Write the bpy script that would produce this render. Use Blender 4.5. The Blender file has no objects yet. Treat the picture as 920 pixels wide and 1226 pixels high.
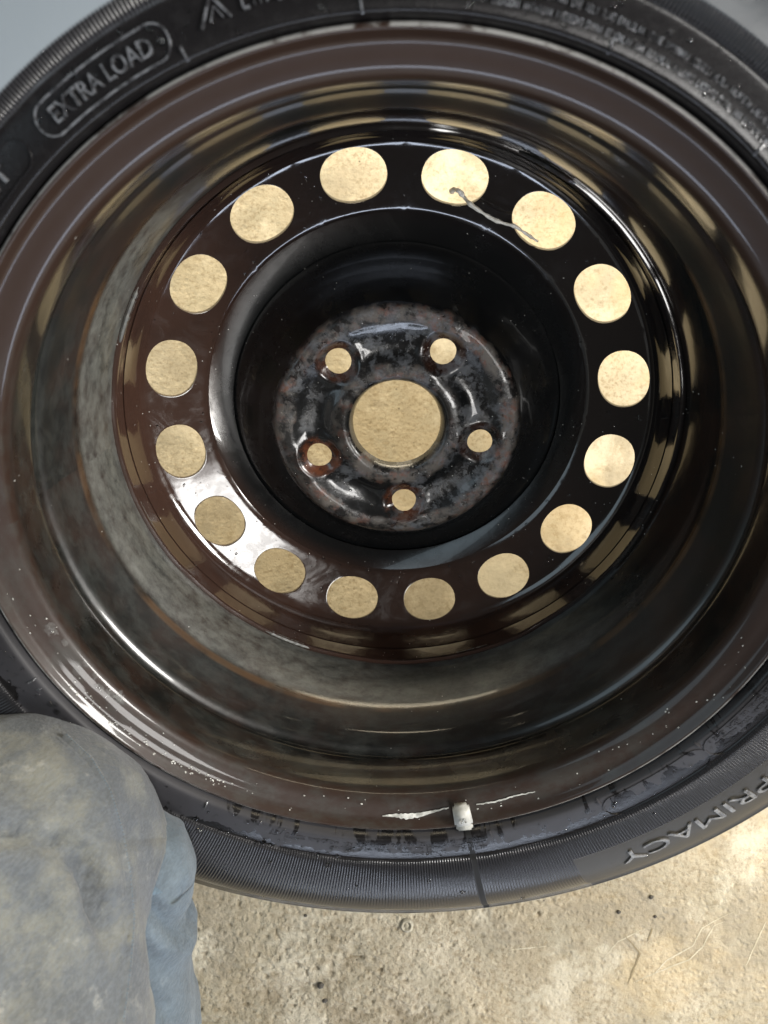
import bpy, bmesh, math, random
from math import sin, cos, pi, radians, exp, hypot, atan2
from mathutils import Vector, Matrix, noise

random.seed(7)
S = bpy.context.scene
COL = S.collection

# ------------------------------------------------------------------ camera, world, lamps, exposure
# The wheel leans: its own frame (z = axle, towards the viewer) is placed in the world by WM.
CAMW = Vector((-0.00574, 0.19654, 0.51108))          # camera position in the wheel's frame
RW = Matrix(((0.99998, 0.0, 0.00604), (-0.00285, 0.88146, 0.47226), (-0.00532, -0.47226, 0.88144)))
CAM_H = 0.722                                        # camera height above the concrete
RT = RW.transposed()
WM = Matrix.Translation(Vector((0, 0, CAM_H))) @ RT.to_4x4() @ Matrix.Translation(-CAMW)
F_PX = 914.5                                         # focal length in pixels of the 920 x 1226 photograph

cd = bpy.data.cameras.new('camera'); cam = bpy.data.objects.new('camera', cd); COL.objects.link(cam)
cam.location = (0, 0, CAM_H)
cd.sensor_fit = 'VERTICAL'; cd.sensor_height = 36; cd.sensor_width = 27
cd.lens = F_PX / 1226 * 36
cd.clip_start = 0.02; cd.clip_end = 60
cd.dof.use_dof = True; cd.dof.focus_distance = 0.56; cd.dof.aperture_fstop = 9.0
S.camera = cam

S.render.engine = 'CYCLES'
S.cycles.max_bounces = 7; S.cycles.diffuse_bounces = 3; S.cycles.glossy_bounces = 4; S.cycles.transmission_bounces = 4
S.view_settings.view_transform = 'Standard'
S.view_settings.look = 'None'
S.view_settings.gamma = 1
S.view_settings.exposure = 0.08
S.view_settings.use_curve_mapping = False

world = bpy.data.worlds.new('World'); S.world = world; world.use_nodes = True
bg = world.node_tree.nodes['Background']
bg.inputs['Color'].default_value = (0.95, 0.86, 0.78, 1); bg.inputs['Strength'].default_value = 0.085

def area(name, loc, target, sx, sy, power, color):
    l = bpy.data.lights.new(name, 'AREA'); l.shape = 'RECTANGLE'; l.size = sx; l.size_y = sy
    l.energy = power; l.color = color
    o = bpy.data.objects.new(name, l); COL.objects.link(o); o.location = loc
    o.rotation_euler = (Vector(target) - Vector(loc)).to_track_quat('-Z', 'Y').to_euler()
    return o
area('skylight_lamp', (0.84, -1.45, 2.3), (0, 0, 0.1), 0.70, 0.62, 31, (1.0, 0.98, 0.95))
area('doorway_lamp', (-2.3, -0.1, 2.1), (-0.1, 0.1, 0.1), 2.3, 2.0, 26, (0.70, 0.88, 1.0))
area('yard_lamp', (0.5, -3.4, 0.34), (0, 0, 0.15), 3.6, 0.36, 50, (0.74, 0.83, 1.0))
area('far_door_lamp', (0.2, 2.2, 1.0), (0, 0.1, 0.0), 3.2, 1.3, 245, (1.0, 0.86, 0.62))
area('window_lamp', (2.35, -0.15, 1.60), (0, 0, 0.1), 0.85, 0.75, 128, (1.0, 0.97, 0.92))

# ------------------------------------------------------------------ helpers
def link(name, me, mat=None, parent=None):
    o = bpy.data.objects.new(name, me); COL.objects.link(o)
    if mat: me.materials.append(mat)
    if parent: o.parent = parent
    return o

def tag(o, label=None, cat=None, group=None, kind=None):
    for k, v in (('label', label), ('category', cat), ('group', group), ('kind', kind)):
        if v: o[k] = v
    return o

def mesh(name, vs, fs, sharp=40):
    me = bpy.data.meshes.new(name); me.from_pydata(vs, [], fs); me.update()
    me.shade_smooth()
    if sharp: me.set_sharp_from_angle(angle=radians(sharp))
    return me

def chaikin(p, it=2, closed=True):
    for _ in range(it):
        q = []
        n = len(p)
        for i in range(n if closed else n - 1):
            a, b = p[i], p[(i + 1) % n]
            q += [(a[0]*.75 + b[0]*.25, a[1]*.75 + b[1]*.25), (a[0]*.25 + b[0]*.75, a[1]*.25 + b[1]*.75)]
        if not closed: q = [p[0]] + q + [p[-1]]
        p = q
    return p

def lathe(name, prof, n=384, closed=True, fn=None, sharp=35):
    m = len(prof); vs = []; fs = []
    for i in range(n):
        t = 2*pi*i/n
        for k, (r, h) in enumerate(prof):
            if fn: r, h = fn(r, h, t, k)
            vs.append((r*cos(t), r*sin(t), h))
    for i in range(n):
        j = (i + 1) % n
        for k in range(m if closed else m - 1):
            l = (k + 1) % m
            fs.append((i*m + k, i*m + l, j*m + l, j*m + k))
    return mesh(name, vs, fs, sharp)

def lerp_tab(tab, x):
    if x <= tab[0][0]: return tab[0][1]
    for (a, ya), (b, yb) in zip(tab, tab[1:]):
        if x <= b: return ya + (yb - ya)*(x - a)/(b - a)
    return tab[-1][1]

def fbm(x, y, z, o=4):
    return noise.fractal(Vector((x, y, z)), 1.0, 2.0, o)

def frompix(px, py, d):                                # a point of the world seen at photo pixel (px, py), d metres below the camera
    return Vector(((px - 460)/F_PX*d, -(py - 613)/F_PX*d, CAM_H - d))

# ------------------------------------------------------------------ node helper
class NT:
    def __init__(s, name):
        s.m = bpy.data.materials.new(name); s.m.use_nodes = True
        s.t = s.m.node_tree; s.b = s.t.nodes['Principled BSDF']; s.o = s.t.nodes['Material Output']
        s.tc = s.t.nodes.new('ShaderNodeTexCoord'); s.co = s.tc.outputs['Object']
    def _in(s, sock, v):
        if v is None: return
        if hasattr(v, 'is_linked') or isinstance(v, bpy.types.NodeSocket): s.t.links.new(v, sock)
        else: sock.default_value = v
    def set(s, **k):
        for a, v in k.items(): s._in(s.b.inputs[a.replace('_', ' ')], v)
    def math(s, op, a, b=None, c=None, clamp=False):
        n = s.t.nodes.new('ShaderNodeMath'); n.operation = op; n.use_clamp = clamp
        s._in(n.inputs[0], a); s._in(n.inputs[1], b); s._in(n.inputs[2], c)
        return n.outputs[0]
    def noise(s, scale, detail=4, rough=.55, co=None, dist=0.0):
        n = s.t.nodes.new('ShaderNodeTexNoise'); n.inputs['Scale'].default_value = scale
        n.inputs['Detail'].default_value = detail; n.inputs['Roughness'].default_value = rough
        n.inputs['Distortion'].default_value = dist
        s.t.links.new(co or s.co, n.inputs['Vector']); return n.outputs['Fac']
    def vor(s, scale, feature='F1', co=None, rnd=1.0):
        n = s.t.nodes.new('ShaderNodeTexVoronoi'); n.feature = feature; n.inputs['Scale'].default_value = scale
        n.inputs['Randomness'].default_value = rnd
        s.t.links.new(co or s.co, n.inputs['Vector']); return n.outputs['Distance']
    def ramp(s, f, a, b, lo=0.0, hi=1.0, smooth=True):
        n = s.t.nodes.new('ShaderNodeMapRange'); n.clamp = True
        if smooth: n.interpolation_type = 'SMOOTHSTEP'
        s._in(n.inputs['Value'], f); n.inputs['From Min'].default_value = a; n.inputs['From Max'].default_value = b
        n.inputs['To Min'].default_value = lo; n.inputs['To Max'].default_value = hi
        return n.outputs['Result']
    def mix(s, f, a, b):
        n = s.t.nodes.new('ShaderNodeMix'); n.data_type = 'RGBA'
        s._in(n.inputs[0], f)
        for i, v in ((6, a), (7, b)):
            if isinstance(v, tuple): v = v + (1,) if len(v) == 3 else v
            s._in(n.inputs[i], v)
        return n.outputs[2]
    def mixf(s, f, a, b):
        n = s.t.nodes.new('ShaderNodeMix'); n.data_type = 'FLOAT'
        s._in(n.inputs[0], f); s._in(n.inputs[2], a); s._in(n.inputs[3], b); return n.outputs[0]
    def sep(s, v=None):
        n = s.t.nodes.new('ShaderNodeSeparateXYZ'); s.t.links.new(v or s.co, n.inputs[0]); return n.outputs
    def comb(s, x, y, z):
        n = s.t.nodes.new('ShaderNodeCombineXYZ')
        for i, v in enumerate((x, y, z)): s._in(n.inputs[i], v)
        return n.outputs[0]
    def polar(s):
        x, y, z = s.sep()
        r = s.math('SQRT', s.math('ADD', s.math('MULTIPLY', x, x), s.math('MULTIPLY', y, y)))
        th = s.math('ARCTAN2', y, x)
        return x, y, z, r, th
    def bump(s, h, dist, strength=1.0, normal=None):
        n = s.t.nodes.new('ShaderNodeBump'); n.inputs['Distance'].default_value = dist
        n.inputs['Strength'].default_value = strength; s._in(n.inputs['Height'], h)
        if normal is not None: s._in(n.inputs['Normal'], normal)
        return n.outputs[0]
    def band(s, v, a, b, w):                            # 1 where a < v < b, soft edges w
        return s.math('MULTIPLY', s.ramp(v, a - w, a + w), s.ramp(v, b - w, b + w, 1, 0))

# ------------------------------------------------------------------ materials
def mat_concrete():
    n = NT('worn_concrete')
    x, y, z = n.sep()
    big = n.noise(4.5, 5, .6); mid = n.noise(26, 6, .62); fine = n.noise(260, 6, .75)
    c = n.mix(n.ramp(big, .38, .64), (.33, .285, .20), (.47, .42, .32))
    c = n.mix(n.ramp(mid, .42, .70), c, (.33, .30, .225))
    c = n.mix(n.math('MULTIPLY', n.ramp(n.noise(70, 5, .65), .58, .72), .55), c, (.54, .49, .385))
    c = n.mix(n.math('MULTIPLY', n.math('MULTIPLY', n.ramp(fine, .48, .64), n.ramp(n.noise(11, 4, .6), .36, .60, .35, 1)), .62), c, (.165, .120, .062))
    c = n.mix(n.math('MULTIPLY', n.ramp(n.noise(120, 6, .7), .52, .64), .50), c, (.19, .145, .08))
    sp = n.vor(95); spm = n.ramp(n.noise(14, 3), .48, .62)
    speck = n.math('MULTIPLY', n.ramp(sp, .05, .12, 1, 0), spm)
    c = n.mix(n.math('MULTIPLY', speck, .8), c, (.06, .045, .03))
    # orange stain and pale greenish wear patch seen at the lower right
    st = n.math('MULTIPLY', n.ramp(n.noise(9, 4, .6, dist=.6), .47, .60), n.ramp(x, 0.02, 0.2))
    c = n.mix(n.math('MULTIPLY', st, .35), c, (.46, .345, .18))
    c = n.mix(n.math('MULTIPLY', n.ramp(n.noise(6.5, 7, .68, dist=.4), .50, .60), .55), c, (.235, .205, .150))
    c = n.mix(n.math('MULTIPLY', n.ramp(n.noise(10, 8, .7, co=n.comb(n.math('ADD', x, 3.0), y, z), dist=.3), .52, .64), .6), c, (.55, .51, .41))
    c = n.mix(n.math('MULTIPLY', n.ramp(z, -.0014, -.0026), .5), c, (.16, .125, .075))
    pits = n.vor(150); pits2 = n.vor(330)
    ph = n.ramp(pits, .08, .42)
    worn = n.ramp(n.math('ADD', x, n.math('MULTIPLY', n.noise(7, 4), .25)), 0.06, 0.24, 1, .42)   # left rough, right trowelled
    h = n.math('ADD', n.math('MULTIPLY', n.noise(135, 7, .68), 1.5), n.math('MULTIPLY', ph, .40))
    h = n.math('ADD', h, n.math('MULTIPLY', n.ramp(pits2, .05, .4), .18))
    worn = n.math('MULTIPLY', worn, n.ramp(y, -.30, -.36, .14, 1.1))
    h = n.math('MULTIPLY', h, worn)
    h = n.math('ADD', h, n.math('MULTIPLY', n.noise(22, 5, .6), .4))
    n.set(Base_Color=c, Roughness=n.ramp(mid, .3, .7, .52, .85), Normal=n.bump(h, .0034, .8))
    n.b.inputs['Specular IOR Level'].default_value = .35
    return n.m

def paint_common(n, brown_amt, dirty):
    x, y, z, r, th = n.polar()
    pc = n.comb(n.math('MULTIPLY', th, .35), n.math('MULTIPLY', r, 2.2), n.math('MULTIPLY', z, 2.2))
    return x, y, z, r, th, pc

def mat_rim():
    n = NT('wet_black_rim_paint'); x, y, z, r, th, pc = paint_common(n, 0, 0)
    c = (.006, .0065, .006)
    stain = n.noise(9, 5, .6, co=pc)
    lip = n.ramp(z, .147, .154)
    brown = n.math('MAXIMUM', n.math('MULTIPLY', n.ramp(stain, .40, .62), .65), n.math('MULTIPLY', lip, .95))
    c = n.mix(brown, c, (.023, .0120, .0080))
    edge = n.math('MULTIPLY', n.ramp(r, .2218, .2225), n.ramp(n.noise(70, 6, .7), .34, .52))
    c = n.mix(n.math('MULTIPLY', edge, .75), c, (.30, .30, .29))  # pale line puts the wet lip's highlight into the colour
    # grey chalky dirt film on the lower left and lower right of the barrel
    low = n.ramp(n.math('ADD', n.math('MULTIPLY', x, .55), y), .06, -.10)
    pcf = n.comb(n.math('MULTIPLY', th, .16), r, n.math('MULTIPLY', z, 1.6))
    film = n.math('MULTIPLY', n.ramp(n.noise(60, 8, .72, co=pcf), .40, .66), low)
    film2 = n.math('MULTIPLY', n.ramp(n.noise(9, 4, .6), .42, .62), low)
    c = n.mix(n.math('MULTIPLY', film, .45), c, (.040, .043, .039))
    gran = n.math('MULTIPLY', n.band(z, .03, .083, .003), n.ramp(n.math('ADD', x, n.math('MULTIPLY', y, .8)), .10, -.06))
    c = n.mix(n.math('MULTIPLY', n.math('MULTIPLY', gran, n.ramp(n.noise(75, 9, .78, co=pcf), .28, .70)), .75), c, (.125, .127, .112))  # grainy paint, greyed to put the lower-left silver sheen into colour
    # rust line where the well base meets the slope
    rl = n.math('MULTIPLY', n.band(z, .0835, .0885, .0012), n.ramp(n.noise(20, 4), .35, .6))
    c = n.mix(n.math('MULTIPLY', rl, .55), c, (.10, .055, .025))
    # white soap residue specks
    spk = n.math('MULTIPLY', n.ramp(n.vor(130), .035, .07, 1, 0), n.ramp(n.noise(17, 3), .54, .62))
    c = n.mix(spk, c, (.62, .62, .58))
    rough = n.mixf(film2, .14, .32)
    rough = n.mixf(n.math('MULTIPLY', gran, .9), rough, .42)
    rough = n.mixf(n.math('MULTIPLY', n.band(z, .086, .119, .002), .9), rough, .44)
    rough = n.mixf(lip, rough, .41)
    rough = n.math('ADD', rough, n.math('MULTIPLY', n.ramp(n.noise(45, 8, .75, co=pcf), .45, .7), .08))
    rough = n.math('ADD', rough, n.math('MULTIPLY', n.noise(60, 5, .7), .05))
    h = n.math('ADD', n.math('MULTIPLY', n.noise(46, 4, .5), .30), n.math('MULTIPLY', n.math('MULTIPLY', n.noise(420, 3, .6), .10), n.math('ADD', gran, n.math('MULTIPLY', film, .6))))
    n.set(Base_Color=c, Roughness=rough, Normal=n.bump(h, .0016, .6), Coat_Weight=n.mixf(gran, .35, 0.0), Specular_IOR_Level=n.mixf(lip, n.mixf(gran, .5, 1.0), .28))
    n.b.inputs['Coat Roughness'].default_value = .05
    return n.m

def mat_disc():
    n = NT('wet_black_disc_paint'); x, y, z, r, th, pc = paint_common(n, 0, 0)
    c = (.005, .0055, .006)
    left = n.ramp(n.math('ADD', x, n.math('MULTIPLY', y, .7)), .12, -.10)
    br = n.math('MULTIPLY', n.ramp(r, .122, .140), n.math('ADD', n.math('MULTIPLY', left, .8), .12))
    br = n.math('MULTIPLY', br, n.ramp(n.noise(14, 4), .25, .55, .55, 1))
    c = n.mix(br, c, (.040, .021, .015))  # brown sheen, mostly on the left half, put into the colour
    # hub contact faces worn to rusty grey metal
    ring1 = n.band(n.math('ADD', r, n.math('MULTIPLY', n.math('SUBTRACT', n.noise(55, 4), .5), .010)), .0715, .0838, .0016)
    ring2 = n.band(n.math('ADD', r, n.math('MULTIPLY', n.math('SUBTRACT', n.noise(75, 4), .5), .014)), .0345, .0440, .0020)
    wear = n.math('MULTIPLY', n.ramp(n.noise(60, 7, .72), .40, .58), n.ramp(n.noise(17, 4, .6), .36, .56, .25, 1))
    rg = n.math('MULTIPLY', n.math('MAXIMUM', ring1, n.math('MULTIPLY', ring2, .9)), n.ramp(wear, 0, 1, .06, .95))
    rustc = n.mix(n.ramp(n.noise(90, 6, .7), .48, .62), (.100, .086, .074), (.150, .058, .034))
    rustc = n.mix(n.math('MULTIPLY', n.ramp(n.noise(140, 5, .7), .56, .68), .6), rustc, (.27, .25, .22))
    c = n.mix(rg, c, rustc)
    pad = n.ramp(r, .080, .087, 1, 0)
    dust = n.math('MULTIPLY', n.math('MULTIPLY', n.ramp(n.noise(95, 7, .75), .46, .62), pad), n.ramp(n.noise(21, 3), .42, .58))
    c = n.mix(n.math('MULTIPLY', dust, .7), c, (.120, .128, .142))
    for k, amt in ((4, .7), (3, .45), (0, .35), (2, .2), (1, .2)):          # rust bleeding from the lug holes
        a = 2.2913 - k*2*pi/5
        dx = n.math('SUBTRACT', x, .0596*cos(a)); dy = n.math('SUBTRACT', y, .0596*sin(a))
        dd = n.math('SQRT', n.math('ADD', n.math('MULTIPLY', dx, dx), n.math('MULTIPLY', dy, dy)))
        m = n.math('MULTIPLY', n.ramp(n.math('ADD', dd, n.math('MULTIPLY', n.noise(120, 5, .7), .006)), .0200, .0155, 0, amt), n.ramp(n.noise(80, 5, .7), .36, .56))
        c = n.mix(m, c, (.13, .042, .018))
    # bare rust on the walls of the lug holes and the seats around them
    spk = n.math('MULTIPLY', n.ramp(n.vor(210), .05, .10, 1, 0), n.ramp(n.noise(26, 3), .53, .60))
    c = n.mix(n.math('MULTIPLY', spk, .8), c, (.55, .55, .52))
    rough = n.mixf(n.ramp(r, .130, .137), .23, .11); rough = n.mixf(rg, rough, .50); rough = n.mixf(dust, rough, .42)
    rough = n.math('ADD', rough, n.math('MULTIPLY', n.ramp(n.noise(33, 8, .75), .45, .7), .09))
    smear = n.math('MULTIPLY', n.ramp(r, .13, .14), n.ramp(n.noise(34, 6, .7, dist=1.5), .45, .62))
    rough = n.mixf(n.math('MULTIPLY', smear, left), rough, .24)
    h = n.math('ADD', n.math('MULTIPLY', n.noise(40, 3, .5), .25), n.math('MULTIPLY', n.math('MULTIPLY', n.noise(260, 5, .7), .35), n.math('ADD', rg, n.math('MULTIPLY', dust, .5))))
    h = n.math('ADD', h, n.math('MULTIPLY', n.math('MULTIPLY', n.noise(70, 5, .6), .35), pad))
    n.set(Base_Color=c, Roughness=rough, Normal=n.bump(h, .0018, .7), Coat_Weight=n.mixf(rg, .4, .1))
    n.b.inputs['Coat Roughness'].default_value = .04
    return n.m

def mat_tyre(ribs=True):
    n = NT('wet_tyre_rubber' if ribs else 'raised_tyre_rubber'); x, y, z, r, th = n.polar()
    low = n.ramp(n.math('ADD', y, n.math('MULTIPLY', x, .15)), -.04, -.14)          # dusty lower half
    pc = n.comb(n.math('MULTIPLY', th, .34), n.math('MULTIPLY', r, .55), 0.0)
    wetn = n.math('ADD', n.math('ADD', n.math('MULTIPLY', n.noise(55, 5, .6, co=pc, dist=.5), .5), n.math('MULTIPLY', n.noise(14, 2, .5), .5)), n.math('MULTIPLY', n.ramp(r, .237, .2475), .17))
    leftd = n.ramp(x, -.05, -.16)
    wet = n.ramp(n.math('SUBTRACT', wetn, n.math('MULTIPLY', leftd, .04)), .522, .548)
    dusty = n.math('MULTIPLY', n.math('SUBTRACT', 1.0, wet), low)
    c = n.mix(dusty, (.0075, .007, .0075), (.028, .0275, .031))
    c = n.mix(n.math('MULTIPLY', n.ramp(n.noise(160, 5, .7), .5, .7), .3), c, (.022, .0215, .022))
    # brown-grey mud film towards the shoulder
    sh = n.ramp(r, .292, .312)
    c = n.mix(n.math('MULTIPLY', sh, n.ramp(n.noise(24, 5, .6), .3, .6, .35, .85)), c, (.105, .092, .068))
    rough = n.mixf(dusty, .19, .50)
    # sky reflection on the raised upper outer wall, put into pale colour
    sky_refl = n.math('MULTIPLY', n.ramp(y, .02, .10), n.ramp(r, .2462, .2500))
    sky_refl = n.math('MULTIPLY', sky_refl, n.ramp(x, .14, .01, .20, 1)); c = n.mix(sky_refl, c, (.200, .228, .250)); rough = n.mixf(sky_refl, rough, .50)  # painted reflection fades towards the right
    rough = n.math('ADD', rough, n.math('MULTIPLY', n.noise(90, 4, .7), .10))
    h = n.math('MULTIPLY', n.noise(300, 4, .7), .12)
    if ribs:
        deg = n.math('MULTIPLY', th, 180/pi)
        band = n.band(n.math('ADD', r, n.math('MULTIPLY', n.noise(30, 3), .003)), .2485, .3005, .0006)
        patch = n.math('MULTIPLY', n.band(deg, -64.5, -14, .15), n.ramp(r, .2660, .2672))
        top = n.math('MULTIPLY', n.ramp(y, .05, .12), n.ramp(r, .2530, .2545))
        gap = n.band(deg, -78.7, -77.9, .12)
        off = n.math('MAXIMUM', n.math('MAXIMUM', patch, gap), top)
        m = n.math('MULTIPLY', band, n.math('SUBTRACT', 1.0, off))
        rib = n.math('SINE', n.math('MULTIPLY', th, 900.0))
        h = n.math('ADD', h, n.math('MULTIPLY', n.math('MULTIPLY', rib, .27), m))
        c = n.mix(m, c, (.015, .015, .017))
        rough = n.mixf(m, rough, .22)
        c = n.mix(patch, c, (.032, .029, .024)); rough = n.mixf(patch, rough, .50)
        rough = n.mixf(gap, rough, .7); c = n.mix(gap, c, (.006, .006, .006))
        h = n.math('SUBTRACT', h, n.math('MULTIPLY', patch, .3))
        # faint radial mould ripples over the smooth outer wall
        h = n.math('ADD', h, n.math('MULTIPLY', n.noise(20, 2, .5), .7))
    n.set(Base_Color=c, Roughness=rough, Normal=n.bump(h, .0007, 1.0))
    n.b.inputs['Specular IOR Level'].default_value = .27
    return n.m

def mat_simple(name, c1, c2, scale, rough, bump=.0004, bs=200, metal=0.0, coat=0.0):
    n = NT(name)
    c = n.mix(n.ramp(n.noise(scale, 6, .65), .38, .62), c1, c2)
    n.set(Base_Color=c, Roughness=rough, Metallic=metal, Normal=n.bump(n.noise(bs, 5, .65), bump, .8), Coat_Weight=coat)
    return n.m

def mat_cloth(name, base, dirt, dirt2, amt, weave=1400):
    n = NT(name)
    x, y, z = n.sep()
    d = n.noise(27, 8, .70, dist=.15); d2 = n.noise(70, 7, .72)
    c = n.mix(n.math('MULTIPLY', n.ramp(d, .44, .66), amt), base, dirt)
    c = n.mix(n.math('MULTIPLY', n.ramp(d2, .56, .74), amt*.7), c, dirt2)
    c = n.mix(n.math('MULTIPLY', n.ramp(n.noise(28, 4, .6), .50, .30), .35), c, tuple(v*.45 for v in base))
    tw = n.noise(430, 3, .6, co=n.comb(n.math('MULTIPLY', n.math('ADD', x, y), .35), n.math('SUBTRACT', y, x), z))
    c = n.mix(n.math('MULTIPLY', n.ramp(tw, .42, .60), .20), c, tuple(min(1, v*2.2) for v in base))
    h = n.math('ADD', n.math('MULTIPLY', n.noise(70, 8, .68), .6), n.math('MULTIPLY', tw, .30))
    n.set(Base_Color=c, Roughness=.82, Normal=n.bump(h, .0030, .8), Sheen_Weight=.15)
    return n.m

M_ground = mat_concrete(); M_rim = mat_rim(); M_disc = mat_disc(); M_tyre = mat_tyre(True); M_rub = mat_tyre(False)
M_shine = mat_simple('glint_raised_rubber', (.020, .020, .022), (.12, .125, .135), 190, .16, .0006, 160, coat=.6)  # lighter tone puts the wet glint of raised marks into colour
M_highlight = mat_simple('highlight_raised_rubber', (.050, .048, .044), (.17, .165, .155), 240, .4, .0003, 300)  # greyer tone puts the highlighted letter edges into colour
M_zinc = mat_simple('dull_zinc', (.27, .272, .25), (.38, .38, .355), 45, .5, .0002, 250, .0)
M_soap = mat_simple('dried_soap', (.26, .26, .24), (.56, .56, .53), 150, .5, .001, 220)
M_stem = mat_simple('dry_stem', (.58, .56, .50), (.78, .75, .68), 240, .5)
M_pebble = mat_simple('dark_grit', (.03, .026, .02), (.08, .07, .055), 300, .7)
M_scr = mat_simple('scratched_concrete', (.40, .36, .265), (.52, .47, .36), 70, .8)
M_groove = mat_simple('dirt_filled_groove', (.20, .16, .095), (.27, .22, .13), 90, .8)
M_jean = mat_cloth('grimy_grey_trouser_cloth', (.056, .066, .080), (.122, .128, .118), (.25, .257, .25), .85)
M_blue = mat_cloth('faded_blue_denim', (.058, .080, .103), (.100, .130, .158), (.19, .215, .235), .7)
M_edge = mat_cloth('blue_hem_cloth', (.065, .10, .135), (.11, .15, .19), (.20, .235, .265), .6)
M_boot = mat_simple('boot_leather', (.05, .035, .022), (.09, .065, .04), 30, .55)
M_imprint = mat_simple('pale_residue', (.16, .165, .15), (.26, .26, .23), 200, .35)
w = NT('water_drop'); w.set(Base_Color=(1, 1, 1, 1), Roughness=.02, Transmission_Weight=1.0, IOR=1.33); M_water = w.m

# ------------------------------------------------------------------ the ground
def axis(a, b, step):
    far = [5.0, 3.0, 2.0, 1.4, 1.0, .8, .65]
    n = int((b - a)/step); inner_ = [a + (b - a)*i/n for i in range(n + 1)]
    return [-v for v in far if -v < a - .03] + inner_ + [v for v in far[::-1] if v > b + .03]
XS = axis(-.30, .42, .0015); YS = axis(-.52, -.20, .0015)
def gh(x, y):
    e = min(x + .30, .42 - x, y + .52, -.20 - y)
    if e <= 0: return 0.0
    e = min(1.0, e/.03)
    k = max(.22, min(1.0, 1.0 - (x + .25*noise.noise(Vector((x*7, y*7, 3))) + .02)/.16))
    p = Vector((x, y, 0)); w = p + Vector((noise.noise(p*60), noise.noise(p*60 + Vector((9, 0, 0))), 0))*.004
    c = noise.noise(w*150); c2 = noise.noise(w*310 + Vector((4, 4, 0)))
    h = .0011*max(-.6, c) + .0006*c2 + .0016*noise.noise(p*34)
    pit = noise.noise(w*230 + Vector((7, 1, 0)))
    if pit > .33: h -= .0022*(pit - .33)*3
    return e*(k*h + .0012*noise.noise(p*11)) - .0012*e
ny = len(YS); vs = [(x, y, gh(x, y)) for x in XS for y in YS]
fs = [(i*ny + j, (i+1)*ny + j, (i+1)*ny + j + 1, i*ny + j + 1) for i in range(len(XS) - 1) for j in range(ny - 1)]
ground = tag(link('ground', mesh('ground', vs, fs, None), M_ground), 'pitted tan concrete floor below the wheel', kind='structure')

def ribbon(pts, w, zoff, wob=.3):
    """flat jagged strip lying on the ground; returns verts, faces"""
    v = []; f = []
    # densify
    P = []
    for a, b in zip(pts, pts[1:]):
        k = max(2, int((Vector(b) - Vector(a)).length/.0025))
        for i in range(k): P.append(Vector(a).lerp(Vector(b), i/k))
    P.append(Vector(pts[-1]))
    n = len(P)
    for i, p in enumerate(P):
        d = (P[min(n-1, i+1)] - P[max(0, i-1)]).normalized(); q = Vector((-d.y, d.x, 0))
        ww = w*(1 - wob + 2*wob*random.random())*(.25 + .75*min(1, 4*min(i, n-1-i)/n + .1))
        p = p + q*(noise.noise(p*160)*w*1.0)
        for sg in (1, -1): v.append((p.x + sg*q.x*ww, p.y + sg*q.y*ww, gh(p.x + sg*q.x*ww, p.y + sg*q.y*ww) + zoff))
        if i: f.append((2*i-2, 2*i-1, 2*i+1, 2*i))
    return v, f

def G(px, py):
    p = frompix(px, py, CAM_H); return (p.x, p.y, 0)
def ground_marks(name, lines, mat, w, z, lab):
    V = []; Fc = []
    for L in lines:
        v, f = ribbon([G(*p) for p in L], w, z)
        b = len(V); V += v; Fc += [tuple(i + b for i in q) for q in f]
    o = link(name, mesh(name, V, Fc), mat)
    return tag(o, lab, kind='structure')
ground_marks('scratches', [
    [(758, 1178), (785, 1166), (800, 1150), (830, 1134), (842, 1112), (862, 1100), (880, 1092)],
    [(776, 1170), (800, 1160), (826, 1150), (842, 1135), (855, 1110), (868, 1104)],
    [(722, 1150), (740, 1128), (768, 1114)], [(893, 1160), (905, 1130), (918, 1104)],
    [(610, 1138), (655, 1133)]],
    M_scr, .00055, .0003, 'pale branching scratches in the concrete floor')
ground_marks('grooves', [[(750, 1122), (767, 1142), (752, 1180)], [(776, 1128), (782, 1112)]], M_groove, .0008, .0005, 'short angled dark groove in the concrete floor')

# grit lying on the floor
def pebble(px, py, s, lab, seed):
    bm = bmesh.new(); bmesh.ops.create_icosphere(bm, subdivisions=2, radius=1)
    for v in bm.verts:
        k = 1 + .35*noise.noise(v.co*1.6 + Vector((seed*3.1, 0, 0))); v.co = Vector((v.co.x*k*s, v.co.y*k*s*.85, v.co.z*k*s*.5))
    me = bpy.data.meshes.new('dark_pebble'); bm.to_mesh(me); bm.free(); me.shade_smooth()
    o = link('dark_pebble', me, M_pebble); p = frompix(px, py, CAM_H)
    o.location = (p.x, p.y, gh(p.x, p.y) + s*.30); tag(o, lab, 'pebble', 'grit on the concrete')
pebble(384, 1180, .0036, 'dark angular bit of grit, upper of the pair below the tyre', 1)
pebble(389, 1199, .0029, 'dark round bit of grit, lower of the pair below the tyre', 2)
pebble(780, 1074, .0024, 'small dark grit just below the tyre shoulder at right', 3)
pebble(741, 1092, .0022, 'small dark grit left of the long pale scratches', 4)
pebble(785, 1098, .0018, 'tiny dark grit above the angled groove in the concrete', 5)
pebble(366, 1096, .0018, 'tiny dark grit almost touching the tyre edge', 6)
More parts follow.
